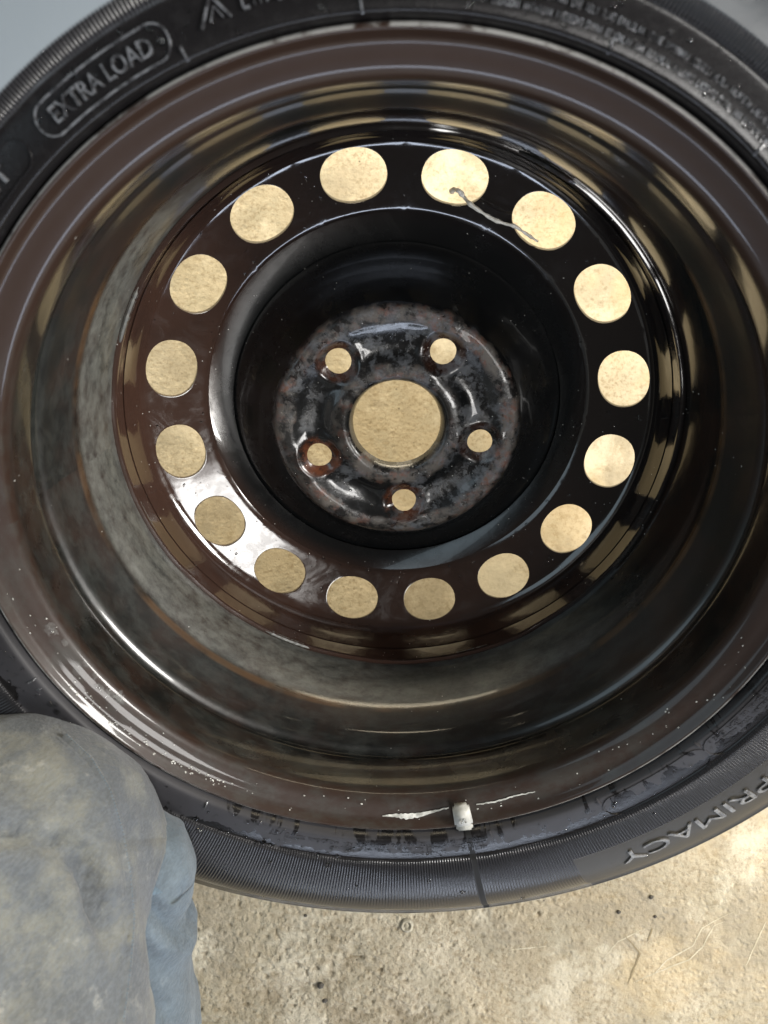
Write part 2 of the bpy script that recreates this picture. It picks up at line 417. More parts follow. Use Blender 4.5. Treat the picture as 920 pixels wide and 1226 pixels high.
# small stone bedded in a ring of mortar
cr = []
crf = []
for i in range(28):
    t = 2*pi*i/28
    for k, (r, h) in enumerate(((.0012, .0012), (.0024, .0004), (.0036, .0014), (.0046, .0022), (.0056, .0016), (.0068, .0002))):
        rr = r*(1 + .18*noise.noise(Vector((cos(t)*1.5, sin(t)*1.5, k*.3)))); cr.append((rr*cos(t), rr*sin(t), h))
for i in range(28):
    j = (i+1) % 28
    for k in range(5): crf.append((i*6+k, i*6+k+1, j*6+k+1, j*6+k))
crf.append(tuple(i*6 for i in range(28))[::-1])
cro = link('embedded_stone', mesh('embedded_stone', cr, crf), mat_simple('stone_grey', (.22, .20, .15), (.36, .33, .25), 300, .6))
p = frompix(487, 1108, CAM_H); cro.location = (p.x, p.y, gh(p.x, p.y) + .0003)
tag(cro, 'small grey stone bedded in the concrete right below the tyre', 'stone')

# ------------------------------------------------------------------ the wheel
wheel = bpy.data.objects.new('car_wheel', None); COL.objects.link(wheel)
wheel.empty_display_size = .05
wheel.matrix_world = WM
tag(wheel, 'wet black steel car wheel with tyre, back side up, leaning over the concrete', 'wheel')

# --- rim barrel
inner = [(.2235, -.032), (.2215, -.037), (.216, -.034), (.209, -.027), (.2035, -.018), (.2030, .004), (.199, .012), (.1895, .020), (.1868, .026),
         (.1864, .040), (.1872, .053), (.1888, .065), (.1915, .0755), (.1934, .0805), (.1944, .0845), (.1958, .0895), (.1998, .102), (.2015, .112), (.2024, .1175), (.2052, .1205), (.2058, .1240),
         (.2033, .1265), (.2029, .131), (.2040, .1530), (.2053, .1568), (.2078, .1592), (.2112, .1612), (.2150, .1628), (.2182, .1646), (.2200, .1675), (.2215, .1698), (.2235, .1690), (.2240, .166), (.2228, .1655)]
outerp = [(.2212, .1625), (.2120, .1585), (.2075, .1555), (.2065, .130), (.2085, .122), (.205, .114), (.2010, .090), (.1965, .0865), (.190, .072), (.1895, .026), (.2, .016), (.206, .006), (.206, -.016), (.213, -.026)]
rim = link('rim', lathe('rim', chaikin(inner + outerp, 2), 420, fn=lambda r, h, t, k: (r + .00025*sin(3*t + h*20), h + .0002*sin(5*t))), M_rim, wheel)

# --- disc, made of conforming sectors so that every hole is really cut
PHB = 1.7421; RH = .1593; SL = math.tan(radians(20))
PL = 2.2913; RLUG = .0596
TAB = [(.0300, .0095), (.0307, .0125), (.0317, .0165), (.0335, .0190), (.0360, .0202), (.0420, .0200), (.0465, .0180), (.0510, .0160), (.0570, .0154),
       (.0640, .0160), (.0690, .0180), (.0730, .0200), (.0800, .0204), (.0830, .0192), (.0855, .0165), (.0880, .0128), (.0910, .0088), (.0960, .0030),
       (.1020, -.0028), (.1080, -.0076), (.1140, -.0114), (.1200, -.0138), (.1260, -.0146), (.1305, -.0137), (.1335, -.0116), (.1352, -.0094),
       (.1375, -.0080), (.1420, -.0064), (.1593, .0001), (.1740, .0054), (.1765, .0068), (.1790, .0094), (.1810, .0135), (.1824, .0200), (.1832, .0300), (.1834, .0430)]
# smooth the table
def smoothed(tab, n=900):
    r0, r1 = tab[0][0], tab[-1][0]
    ys = [lerp_tab(tab, r0 + (r1-r0)*i/n) for i in range(n+1)]
    for _ in range(60):
        ys = [ys[0]] + [(ys[i-1] + 2*ys[i] + ys[i+1])/4 for i in range(1, n)] + [ys[-1]]
    return lambda r: ys[max(0, min(n, int(round((r - r0)/(r1-r0)*n))))] if False else _li(ys, (r - r0)/(r1 - r0)*n, n)
def _li(ys, f, n):
    f = max(0, min(n - 1e-6, f)); i = int(f); return ys[i] + (ys[i+1] - ys[i])*(f - i)
HB = smoothed(TAB)
def Hd(x, y):
    r = hypot(x, y); t = atan2(y, x); h = HB(r)
    if r < .09:
        c5 = cos(5*(t - PL))
        h += -.0013*exp(-((r - .053)/.0075)**2)*(-c5)*1.0          # bosses at the lug holes, pockets between them
        h += .0007*exp(-((r - .0475)/.004)**2)*(-c5)
        for k in range(5):
            a = PL - k*2*pi/5; d = hypot(x - RLUG*cos(a), y - RLUG*sin(a))
            if d < .02:
                h += .0009*exp(-((d - .0150)/.0026)**2) - .0034*exp(-(d/.0112)**4)
        h += .0005*noise.noise(Vector((x*60, y*60, 0)))
    return h

class Acc:
    def __init__(s): s.v = []; s.f = []; s.ix = {}
    def vert(s, x, y, z):
        k = (round(x, 6), round(y, 6), round(z, 5))
        if k not in s.ix: s.ix[k] = len(s.v); s.v.append((x, y, z))
        return s.ix[k]
    def face(s, q):
        q = [a for i, a in enumerate(q) if a != q[i-1]]
        if len(q) > 2: s.f.append(tuple(q))

def sector_patch(A, r0, r1, a_mid, width, n_arc, n_side, hole, K, Hf):
    """annular sector with a hole; hole(ang)->(x,y) boundary around its centre"""
    per = []
    for i in range(n_arc): per.append((r1, width*(.5 - i/n_arc)))
    for i in range(n_side): per.append((r1 + (r0-r1)*i/n_side, -width*.5))
    for i in range(n_arc): per.append((r0, width*(-.5 + i/n_arc)))
    for i in range(n_side): per.append((r0 + (r1-r0)*i/n_side, width*.5))
    rings = []
    cx, cy, hb = hole
    m = len(per)
    outer = [(r*cos(a_mid + d), r*sin(a_mid + d)) for r, d in per]
    inn = []
    for (x, y) in outer:
        lx, ly = x - cx, y - cy
        u = lx*cos(a_mid) + ly*sin(a_mid); v = -lx*sin(a_mid) + ly*cos(a_mid)   # radial, tangential
        inn.append(hb(atan2(v, u), a_mid))
    for k in range(K + 1):
        s = (k/K)**1.35
        ring = []
        for (x0, y0), (x1, y1) in zip(inn, outer):
            x, y = x0 + (x1-x0)*s, y0 + (y1-y0)*s
            ring.append(A.vert(x, y, Hf(x, y)))
        rings.append(ring)
    for k in range(K):
        for i in range(m):
            j = (i + 1) % m
            A.face([rings[k][i], rings[k][j], rings[k+1][j], rings[k+1][i]][::-1])

A = Acc()
def superellipse(cx, cy, ru, rv, p):
    def f(al, am):
        c, s = cos(al), sin(al)
        k = (abs(c/ru)**p + abs(s/rv)**p)**(-1/p)
        u, v = k*c, k*s
        return cx + u*cos(am) - v*sin(am), cy + u*sin(am) + v*cos(am)
    return f
for k in range(5):
    am = PL - k*2*pi/5; cx, cy = RLUG*cos(am), RLUG*sin(am)
    sector_patch(A, .0305, .0855, am, 2*pi/5, 64, 26, (cx, cy, superellipse(cx, cy, .0087, .0087, 2)), 18, Hd)
for k in range(16):
    am = PHB - k*pi/8; cx, cy = RH*cos(am), RH*sin(am)
    sector_patch(A, .1350, .1760, am, pi/8, 20, 16, (cx, cy, superellipse(cx, cy, .0161, .0206, 2.15)), 8, Hd)
def strip(rs, ph, n=320, zf=None, flange=None, ph2=None):
    prev = None
    for q, r in enumerate(rs):
        p0 = ph if (ph2 is None or q < len(rs) - 1) else ph2
        row = []
        for i in range(n):
            t = p0 - 2*pi*i/n; x, y = r*cos(t), r*sin(t)
            row.append(A.vert(x, y, Hd(x, y) if zf is None else zf(q, t)))
        if prev:
            for i in range(n):
                j = (i + 1) % n
                A.face([prev[i], row[i], row[j], prev[j]][::-1])
        prev = row
ph5 = PL + pi/5; ph16 = PHB + pi/16
n_ = 26
strip([.0855 + (.1350 - .0855)*i/n_ for i in range(n_ + 1)], ph5, ph2=ph16)
rim_end = [(.1760, None), (.1775, None), (.1788, None), (.1800, None), (.1811, None), (.1820, None), (.1827, None), (.1831, .0260), (.1833, .0340), (.1834, .0410), (.1833, .0435)]
def zend(q, t):
    r, h = rim_end[q]
    if h is None: return Hd(r*cos(t), r*sin(t))
    if q >= 9:                                           # the flange edge steps down between the weld tabs
        s = sin(4*t + .6); st = 1/(1 + exp(-12*(s - .1)))
        h += .0018*st*(1 if q == 10 else .8) + .0004*noise.noise(Vector((cos(t)*9, sin(t)*9, 2)))
    return h
strip([r for r, _ in rim_end], ph16, zf=zend)
me = mesh('disc', A.v, A.f, 50)
bm = bmesh.new(); bm.from_mesh(me); bmesh.ops.recalc_face_normals(bm, faces=bm.faces)
if sum(f.normal.z*f.calc_area() for f in bm.faces) < 0: bmesh.ops.reverse_faces(bm, faces=bm.faces)
bm.to_mesh(me); bm.free()
disc = link('disc', me, M_disc, wheel)
so = disc.modifiers.new('thickness', 'SOLIDIFY'); so.thickness = .0034; so.offset = -1
bv = disc.modifiers.new('edges', 'BEVEL'); bv.width = .0008; bv.segments = 2; bv.limit_method = 'ANGLE'; bv.angle_limit = radians(62)

# weld beads between the flange edge and the barrel
for k in range(8):
    t0 = 2*pi*k/8 + .32
    V = []; Fc = []; n = 26
    for i in range(n + 1):
        t = t0 + (i/n - .5)*.22
        rad = .0016*(1 - abs(2*i/n - 1)**4)**.5 + .0002 + .0004*noise.noise(Vector((i*.9, k, 0)))
        for j in range(8):
            a = 2*pi*j/8
            r = .1850 + rad*cos(a); V.append((r*cos(t), r*sin(t), .0425 + rad*1.1*sin(a) + .0001*sin(i*1.9)))
    for i in range(n):
        for j in range(8):
            l = (j+1) % 8; Fc.append((i*8+j, i*8+l, (i+1)*8+l, (i+1)*8+j))
    link('weld_bead', mesh('weld_bead', V, Fc), M_rim, disc)

# --- tyre
side = [(.2130, .1500), (.2200, .1560), (.2232, .1610), (.2244, .1672), (.2260, .1724), (.2285, .1736), (.2370, .1735), (.2440, .1732), (.2468, .1733), (.2486, .1755), (.2600, .1774), (.2750, .1778), (.2870, .1768),
        (.3000, .1722), (.3110, .1650), (.3160, .1624), (.3178, .1630), (.3196, .1612), (.3215, .1560), (.3262, .1440), (.3300, .1300), (.3325, .1080), (.3335, .0670)]
MID = .0670
prof = side + [(r, 2*MID - h) for r, h in side[::-1][1:]] + [(.2110, -.012), (.2300, -.006), (.2900, .000), (.3200, .030), (.3230, .067), (.3200, .104), (.2900, .135), (.2300, .142)]
SP = side[2:]
SMO = chaikin(side, 2, closed=False)
SMO = sorted([p for p in SMO if p[1] > .135 and p[0] > .2244])
def surf(r): return lerp_tab(SMO, r)
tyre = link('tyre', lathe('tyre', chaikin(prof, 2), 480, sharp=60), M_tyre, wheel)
tyre['label'] = 'black rubber tyre, wet, dusty grey along its lower sidewall'

# tread blocks on the crown (grooves cut as raised blocks)
V = []; Fc = []
def block(t0, t1, h0, h1, r0, r1, skew):
    b = len(V)
    for (t, h) in ((t0, h0), (t1, h0), (t1 + skew, h1), (t0 + skew, h1)):
        for r in (r0, r1): V.append((r*cos(t), r*sin(t), h))
    idx = lambda c, k: b + c*2 + k
    Fc.extend([(idx(0,1), idx(1,1), idx(2,1), idx(3,1))] + [(idx(c,0), idx((c+1)%4,0), idx((c+1)%4,1), idx(c,1)) for c in range(4)])
for k in range(72):
    t = 2*pi*k/72
    for (h0, h1, sk) in ((.020, .044, .02), (.048, .064, -.02), (.070, .086, .02), (.090, .114, -.02)):
        rr = .3365 if .04 < h0 < .09 else .3350
        block(t, t + 2*pi/72*.86, h0, h1, .328, rr, sk)
tr = link('tread', mesh('tread', V, Fc, 30), M_rub, tyre); tr['kind'] = 'stuff'

def on_tyre(ang, r, lift=0.0): 
    return (r*cos(ang), r*sin(ang), surf(r) + lift)

def lettering(text, a_start, a_end, r_base, height, lift=.0009, name='lettering', bold=.0, mat=None):
    cu = bpy.data.curves.new(name, 'FONT'); cu.body = text; cu.size = 1.0; cu.extrude = .5; cu.offset = bold; cu.resolution_u = 3
    tmp = bpy.data.objects.new('tmp', cu); COL.objects.link(tmp)
    dg = bpy.context.evaluated_depsgraph_get(); dg.update()
    me = bpy.data.meshes.new_from_object(tmp.evaluated_get(dg))
    bpy.data.objects.remove(tmp); 
    xs = [v.co.x for v in me.vertices]; ys = [v.co.y for v in me.vertices]
    x0, x1 = min(xs), max(xs); H = max(ys) if max(ys) > .1 else .7
    for v in me.vertices:
        a = radians(a_start + (a_end - a_start)*(v.co.x - x0)/(x1 - x0)); r = r_base + v.co.y/H*height
        v.co = on_tyre(a, r, lift if v.co.z > 0 else -.0006)
    me.name = name
    me.materials.clear()
    return link(name, me, mat or M_rub, tyre)
lettering('EXTRA LOAD', 125.6, 113.8, .2332, .0064, bold=.012, lift=.0012, mat=M_shine)
lettering('DOT', 138.4, 132.9, .2332, .0064, bold=.012, lift=.0012, mat=M_shine)
lettering('PRIMACY', -36.4, -58.6, .2752, .0115, lift=.0011, bold=.0, mat=M_highlight)

def ridge(path, wd, name='moulded_line', lift=.0006, closed=False, mat=None):
    """raised moulding along (angle in degrees, radius) points of the sidewall"""
    P = [(radians(a), r) for a, r in path]; Q = []
    m = len(P)
    for i in range(m if closed else m - 1):
        a, b = P[i], P[(i+1) % m]; L = hypot((b[0]-a[0])*.24, b[1]-a[1]); k = max(1, int(L/.0015))
        for j in range(k): Q.append((a[0] + (b[0]-a[0])*j/k, a[1] + (b[1]-a[1])*j/k))
    if not closed: Q.append(P[-1])
    V = []; Fc = []; n = len(Q)
    for i in range(n):
        p = Vector(on_tyre(*Q[i])); a = Q[(i+1) % n] if (closed or i < n-1) else Q[i]; b = Q[i-1] if (closed or i > 0) else Q[i]
        d = (Vector(on_tyre(*a)) - Vector(on_tyre(*b))); d.z = 0; d.normalize(); q = Vector((-d.y, d.x, 0))*wd
        for s, l in ((-1, -.0004), (-.45, lift), (.45, lift), (1, -.0004)):
            c = p + q*s; V.append((c.x, c.y, surf(hypot(c.x, c.y)) + l))
    for i in range(n if closed else n - 1):
        j = (i+1) % n
        for k in range(3): Fc.append((i*4+k, j*4+k, j*4+k+1, i*4+k+1))
    return link(name, mesh(name, V, Fc, 60), mat or M_rub, tyre)
def pill(a0, a1, r0, r1):
    rc = (r0+r1)/2; hw = (r1-r0)/2; da = math.degrees(hw/rc); pts = []
    for i in range(13):
        t = pi/2 + pi*i/12; pts.append((a0 + da*cos(t)*-1*(-1) , rc + hw*sin(t)))
    for i in range(13):
        t = -pi/2 + pi*i/12; pts.append((a1 + da*cos(t), rc + hw*sin(t)))
    return pts
ridge(pill(113.6, 125.9, .2300, .2428), .0007, 'moulded_frame', closed=True, mat=M_shine)
ridge(pill(131.2, 150, .2300, .2428), .0006, 'moulded_frame', closed=True)
ridge(pill(-36.6, -14, .2295, .2462), .0006, 'moulded_frame', closed=True)
ridge(pill(-54.5, -40.6, .2290, .2462), .0006, 'moulded_frame', closed=True)
# two nested arcs of the triangle mark at the top
ridge([(108.9, .2335), (107.2, .2425), (105.9, .2338)], .0008, 'triangle_mark', .0011, mat=M_shine)
ridge([(107.9, .2345), (107.2, .2390), (106.6, .2345)], .0005, 'triangle_mark', .0011, mat=M_shine)
for a in (111.3, 93.9, 70.0, 51.6, 33, 150, 168, 186, 204, 222, 238, -74.8, -56.6, -38.6, -20, -2, 15):
    ridge([(a, .2262), (a + .15, .2315)], .0007, 'mould_tick', .0011, mat=M_shine if a > 0 else None)

def small_print(rows, name='small_print', lift=.0008, mat=None):
    """rows: (start deg, end deg, base radius, letter height, gap pattern) -> many tiny strokes joined into one mesh"""
    V = []; Fc = []
    for (a0, a1, rb, hh) in rows:
        a = a0; st = -1 if a1 < a0 else 1
        wl = math.degrees(hh*.62/rb); cnt = 0; word = random.randint(3, 7)
        while (a1 - a)*st > 0:
            if cnt >= word: a += st*wl*.9; cnt = 0; word = random.randint(3, 8); continue
            kind = random.choice('HELOTIAN')
            strokes = {'H': [(0,0,0,1),(1,0,1,1),(0,.5,1,.5)], 'E': [(0,0,0,1),(0,0,1,0),(0,.5,.8,.5),(0,1,1,1)], 'L': [(0,0,0,1),(0,0,1,0)],
                       'O': [(0,0,0,1),(1,0,1,1),(0,0,1,0),(0,1,1,1)], 'T': [(.5,0,.5,1),(0,1,1,1)], 'I': [(.5,0,.5,1)],
                       'A': [(0,0,.5,1),(.5,1,1,0)], 'N': [(0,0,0,1),(0,1,1,0),(1,0,1,1)]}[kind]
            for (x0, y0, x1, y1) in strokes:
                p = Vector((x0, y0)); q = Vector((x1, y1))
                def mp(u, v, l):
                    an = radians(a + st*u*wl*.68); return on_tyre(an, rb + v*hh, l)
                d = (q - p).normalized()*.0; e = Vector((-(q-p).y, (q-p).x)).normalized()*.11
                e.x *= 1.5
                b = len(V)
                for l in (-.0003, lift):
                    for c in (p - e, q - e, q + e, p + e): V.append(mp(c.x, c.y, l))
                Fc.append((b+4, b+5, b+6, b+7)); Fc.extend([(b+i, b+(i+1)%4, b+4+(i+1)%4, b+4+i) for i in range(4)])
            a += st*wl; cnt += 1
    o = link(name, mesh(name, V, Fc, 30), mat or M_rub, tyre); return o
small_print([(84, 50, .2312, .0022), (84, 48, .2362, .0022)], lift=.0010, mat=M_shine)
small_print([(104.6, 93, .2350, .0055)], lift=.0011, mat=M_shine)
small_print([(-99.5, -106, .2315, .0030), (-92, -98.6, .2315, .0032), (-91, -100, .2362, .0026), (-106.3, -110.5, .2315, .0042)], lift=.00035)
small_print([(-82.3, -89.5, .2296, .0030), (-82.3, -89.5, .2342, .0030), (-82.3, -89.5, .2388, .0030)], lift=.00035)
small_print([(-75.8, -81, .2296, .0028), (-75.8, -81, .2340, .0028), (-75.8, -80, .2384, .0028)], lift=.00035)
small_print([(-16, -37, .2315, .0030), (-16, -37, .2362, .0030), (-16, -36.6, .2410, .0028)], lift=.00035)

# --- wheel weight clipped on the flange
def rounded_box(sx, sy, sz, bev):
    bm = bmesh.new(); bmesh.ops.create_cube(bm, size=1)
    bmesh.ops.scale(bm, vec=(sx, sy, sz), verts=bm.verts)
    bmesh.ops.bevel(bm, geom=bm.edges, offset=bev, segments=3, affect='EDGES'); return bm
a = radians(-78.7)
base = Matrix.Translation((.2135*cos(a), .2135*sin(a), .1690)) @ Matrix.Rotation(a + pi/2, 4, 'Z')
bm = rounded_box(.0118, .0150, .0060, .0016)
for v in bm.verts:
    if v.co.y > 0: v.co.z -= .0030*(v.co.y/.0075)**2; v.co.x *= 1 - .12*(v.co.y/.0075)**2
bm.transform(base)
me = bpy.data.meshes.new('balance_weight'); bm.to_mesh(me); bm.free(); me.shade_smooth()
bw = link('balance_weight', me, M_zinc, wheel)
bw['label'] = 'grey metal balance weight clipped on the rim edge'
bm = rounded_box(.0108, .0066, .0052, .0012); bm.transform(base @ Matrix.Translation((0, -.0098, -.0004)) @ Matrix.Rotation(radians(24), 4, 'X'))
me = bpy.data.meshes.new('clip'); bm.to_mesh(me); bm.free(); me.shade_smooth()
link('clip', me, M_zinc, bw)
def wnum(s):
    cu = bpy.data.curves.new('n', 'FONT'); cu.body = s; cu.size = .0058; cu.extrude = .0002; cu.align_x = 'CENTER'; cu.resolution_u = 2
    tmp = bpy.data.objects.new('tmp', cu); COL.objects.link(tmp); dg = bpy.context.evaluated_depsgraph_get(); dg.update()
    me = bpy.data.meshes.new_from_object(tmp.evaluated_get(dg)); bpy.data.objects.remove(tmp)
    me.transform(base @ Matrix.Translation((0, -.0035, .00305))); me.materials.clear(); me.name = 'lettering'
    link('lettering', me, M_zinc, bw)
wnum('60')

# --- soap smears beside the weight and dried foam flakes on the lip
def rimsurf(r): return lerp_tab([(.2040, .1530), (.2050, .1575), (.2090, .1610), (.2150, .1632), (.2185, .1650), (.2200, .1680)], r)
def smear(pts, name, mat, seed=0):
    V = []; Fc = []; n = 60
    for i in range(n + 1):
        s = i/n*(len(pts)-1); k = min(len(pts)-2, int(s)); u = s - k
        a, r, wd = [pts[k][c] + (pts[k+1][c] - pts[k][c])*u for c in range(3)]
        r += .0005*noise.noise(Vector((i*.25, seed, 0)))
        wd *= 1 + .4*noise.noise(Vector((i*.4, seed, 5)))
        for c in (-1, -.4, .4, 1):
            rr = r + wd*c; rr = min(.2195, rr)
            V.append((rr*cos(radians(a)), rr*sin(radians(a)), rimsurf(rr) + (.0004 if abs(c) < .9 else .0002)))
    for i in range(n):
        for c in range(3): Fc.append((i*4+c, (i+1)*4+c, (i+1)*4+c+1, i*4+c+1))
    return link(name, mesh(name, V, Fc, 60), mat, rim)
smear([(-80.9, .2120, .0004), (-83, .2132, .0006), (-86, .2152, .0014), (-88.5, .2160, .0017), (-90.5, .2152, .0010), (-92.6, .2158, .0003)], 'soap_smear', M_soap, 1)
smear([(-76, .2125, .0004), (-72.5, .2130, .0005), (-69, .2122, .0004), (-65.5, .2132, .0003)], 'soap_smear', M_soap, 2)

def flake(a, r, s, seed):
    m = 14 if s < .002 else 60
    def P(u, v):
        rr = r + u; t = radians(a) + v/r; rr = max(.2042, min(.2198, rr)); return (rr*cos(t), rr*sin(t), rimsurf(rr) + .00030)
    V = [P(0, 0)]
    for i in range(m):
        t = 2*pi*i/m; q = Vector((cos(t)*1.3 + seed*2.3, sin(t)*1.3, seed))
        k = s*(.8 + .55*noise.noise(q) + .18*noise.noise(q*2.6)); V.append(P(k*.65*cos(t), k*1.15*sin(t)))
    return V, [(0, 1 + i, 1 + (i+1) % m) for i in range(m)]
def flakes(lst, name, mat):
    V = []; Fc = []
    for i, (a, r, s) in enumerate(lst):
        v, f = flake(a, r, s, i + 1); b = len(V); V += v; Fc += [tuple(q + b for q in t) for t in f]
    o = link(name, mesh(name, V, Fc, None), mat, rim); o['kind'] = 'stuff'; return o
M_film = mat_simple('dried_soap_film', (.16, .16, .155), (.34, .345, .335), 300, .28, .0004, 160, coat=.3)
M_film.node_tree.nodes['Principled BSDF'].inputs['Alpha'].default_value = .16
rf = random.Random(9)
flakes([(rf.uniform(-164, -142), rf.uniform(.206, .2125), rf.uniform(.0020, .0034)) for _ in range(16)], 'soap_film', M_film)
rs = random.Random(4)
flakes([(rs.uniform(-170, -20), rs.uniform(.2055, .2190), rs.uniform(.00025, .0007)) for _ in range(70)] +
       [(rs.uniform(-152, -120), rs.uniform(.2150, .2190), rs.uniform(.0003, .0008)) for _ in range(60)], 'soap_specks', M_soap)

# --- water drops on sidewall, rim lip and disc
def drops(parent, name, n, posf, smin, smax, seed):
    rs = random.Random(seed); V = []; Fc = []
    for _ in range(n):
        p, nm = posf(rs); s = smin + (smax - smin)*rs.random()**2.5; el = 1 + rs.random()*.8; rot = rs.random()*pi
        q = nm.to_track_quat('Z', 'Y').to_matrix(); b = len(V)
        for (rr, hh) in ((1, -.05), (.92, .22), (.62, .46), (.25, .56)):
            for j in range(8):
                t = 2*pi*j/8; u = Vector((cos(t)*rr*s*el, sin(t)*rr*s, hh*s)); u.rotate(Matrix.Rotation(rot, 3, 'Z')); V.append(tuple(p + q @ u))
        for k in range(3):
            for j in range(8):
                l = (j+1) % 8; Fc.append((b+k*8+j, b+k*8+l, b+(k+1)*8+l, b+(k+1)*8+j))
        Fc.append(tuple(b + 24 + j for j in range(8)))
    o = link(name, mesh(name, V, Fc, None), M_water, parent); o['kind'] = 'stuff'; return o
def ptyre(rs):
    a = radians(rs.choice([rs.uniform(-165, -95), rs.uniform(-165, -20), rs.uniform(50, 130)])); r = rs.uniform(.228, .247)
    if rs.random() < .25: r = rs.uniform(.25, .31)
    p = Vector(on_tyre(a, r)); e = .001; dz = (surf(r + e) - surf(r - e))/(2*e)
    return p, Vector((-dz*cos(a), -dz*sin(a), 1)).normalized()
drops(tyre, 'water_drops', 420, ptyre, .0003, .0017, 3)
def pdisc(rs):
    a = rs.uniform(0, 2*pi); r = rs.choice([rs.uniform(.034, .083), rs.uniform(.036, .082), rs.uniform(.136, .142), rs.uniform(.135, .178)])
    if rs.random() < .5: a = rs.uniform(-pi*.95, -.3)
    x, y = r*cos(a), r*sin(a)
    while any(hypot(x - RH*cos(PHB - k*pi/8), y - RH*sin(PHB - k*pi/8)) < .024 for k in range(16)) or any(hypot(x - RLUG*cos(PL - k*2*pi/5), y - RLUG*sin(PL - k*2*pi/5)) < .011 for k in range(5)):
        a = rs.uniform(0, 2*pi); x, y = r*cos(a), r*sin(a)
    e = .0008; return Vector((x, y, Hd(x, y))), Vector((-(Hd(x+e, y) - Hd(x-e, y))/(2*e), -(Hd(x, y+e) - Hd(x, y-e))/(2*e), 1)).normalized()
drops(disc, 'water_drops', 300, pdisc, .0003, .0011, 5)

# ------------------------------------------------------------------ dried stem poked through two holes
def W(px, py, h):
    """world point where the view ray of photo pixel (px,py) meets height h above the wheel's hole plane"""
    d = RW @ Vector(((px - 460)/F_PX, -(py - 613)/F_PX, -1)); t = (h - CAMW.z)/d.z
    return WM @ (CAMW + d*t)
pts = [W(541, 229, -.012), W(544, 227, -.006), W(550, 229, .001), W(556, 236, -.002), W(563, 244, .0035), W(577, 254, .0035), W(592, 263, .003), W(606, 268, .0035), W(617, 271, .004), W(626, 277, .0005), W(635, 283, -.003), W(644, 289, -.010)]
def tube(name, P, rad, mat, nseg=10, sub=8, cap=True, fn=None, sharp=None):
    Q = []; n = len(P)
    for i in range(n - 1):
        a, b, c, d = P[max(0, i-1)], P[i], P[i+1], P[min(n-1, i+2)]
        for j in range(sub):
            t = j/sub; Q.append((.5*((2*b) + (c - a)*t + (2*a - 5*b + 4*c - d)*t*t + (3*b - a - 3*c + d)*t**3), (i + t)/(n - 1)))
    Q.append((P[-1], 1.0)); V = []; Fc = []
    T0 = (Q[1][0] - Q[0][0]).normalized(); up = Vector((0, 0, 1)) if abs(T0.z) < .9 else Vector((1, 0, 0)); m = len(Q)
    u = T0.cross(up).normalized()
    for i, (p, s) in enumerate(Q):
        T = (Q[min(m-1, i+1)][0] - Q[max(0, i-1)][0]).normalized(); u = (u - T*u.dot(T)).normalized(); v = T.cross(u)
        for j in range(nseg):
            a = 2*pi*j/nseg; r = rad(s)
            d = u*cos(a) + v*sin(a); q = p + d*r
            if fn: q = fn(q, d, a, s)
            V.append(tuple(q))
    for i in range(m - 1):
        for j in range(nseg):
            l = (j+1) % nseg; Fc.append((i*nseg+j, i*nseg+l, (i+1)*nseg+l, (i+1)*nseg+j))
    if cap: Fc += [tuple(range(nseg))[::-1], tuple((m-1)*nseg + j for j in range(nseg))]
    return mesh(name, V, Fc, sharp)
st = link('dry_stem', tube('dry_stem', pts, lambda s: .0013*(1.15 - .5*s)*(1 + .22*sin(s*37) + .15*sin(s*91)), M_stem), M_stem)
tag(st, 'thin pale dried stem poked through two holes near the top of the disc', 'stem')

# ------------------------------------------------------------------ the kneeling person's leg
person = bpy.data.objects.new('person', None); COL.objects.link(person); person.location = frompix(-60, 1700, CAM_H)
tag(person, 'person crouching in grimy grey-blue work trousers, knee beside the tyre', 'person')
def adopt(o): o.parent = person; o.matrix_parent_inverse = person.matrix_basis.inverted(); return o

def capsule_path(P, R, nd, nseg=96, fn=None, name='x', step=.006):
    """closed tube along P with radii R; the first nd points are its rounded end, the rest is resampled evenly"""
    Q = [(P[i], R[i]) for i in range(nd)]
    tail = []
    for i in range(nd, len(P) - 1):
        k = max(2, int((P[i+1] - P[i]).length/step))
        tail += [(P[i].lerp(P[i+1], j/k), R[i] + (R[i+1] - R[i])*j/k) for j in range(k)]
    tail.append((P[-1], R[-1]))
    for _ in range(60):
        tail = [tail[0]] + [((tail[i-1][0] + tail[i][0]*2 + tail[i+1][0])/4, (tail[i-1][1] + 2*tail[i][1] + tail[i+1][1])/4) for i in range(1, len(tail)-1)] + [tail[-1]]
    Q += tail; m = len(Q) - 1
    return tube(name, [q[0] for q in Q], lambda s: Q[min(m, int(round(s*m)))][1], None, nseg, 1, True, fn)
K0 = frompix(16, 1014, .435)
def dome(P0, dirv, R0, n=16):
    out = []; rr = []
    for i in range(n):
        t = i/n*pi/2; out.append(P0 + dirv*(R0*cos(t))); rr.append(max(.002, R0*sin(t)))
    return out, rr
D = Vector((.03, .93, -.38)).normalized()
dp, dr = dome(K0, D, .0745)
th = [K0, frompix(14, 1110, .42), frompix(0, 1230, .40), frompix(-30, 1400, .37), frompix(-60, 1800, .36), frompix(-90, 2150, .35)]
TH = dp + th; TR = dr + [.0745, .0745, .073, .088, .100, .108]
def seg(px, py, a, b):
    ax, ay = a; bx, by = b; dx, dy = bx - ax, by - ay; t = max(0, min(1, ((px-ax)*dx + (py-ay)*dy)/(dx*dx + dy*dy)))
    return hypot(px - ax - t*dx, py - ay - t*dy), t
CRE = [((-.25, -.135), (-.165, -.165), .0040), ((-.165, -.165), (-.140, -.215), .0045), ((-.215, -.15), (-.175, -.25), .0030), ((-.27, -.20), (-.18, -.235), .0030), ((-.20, -.215), (-.145, -.27), .0035)]
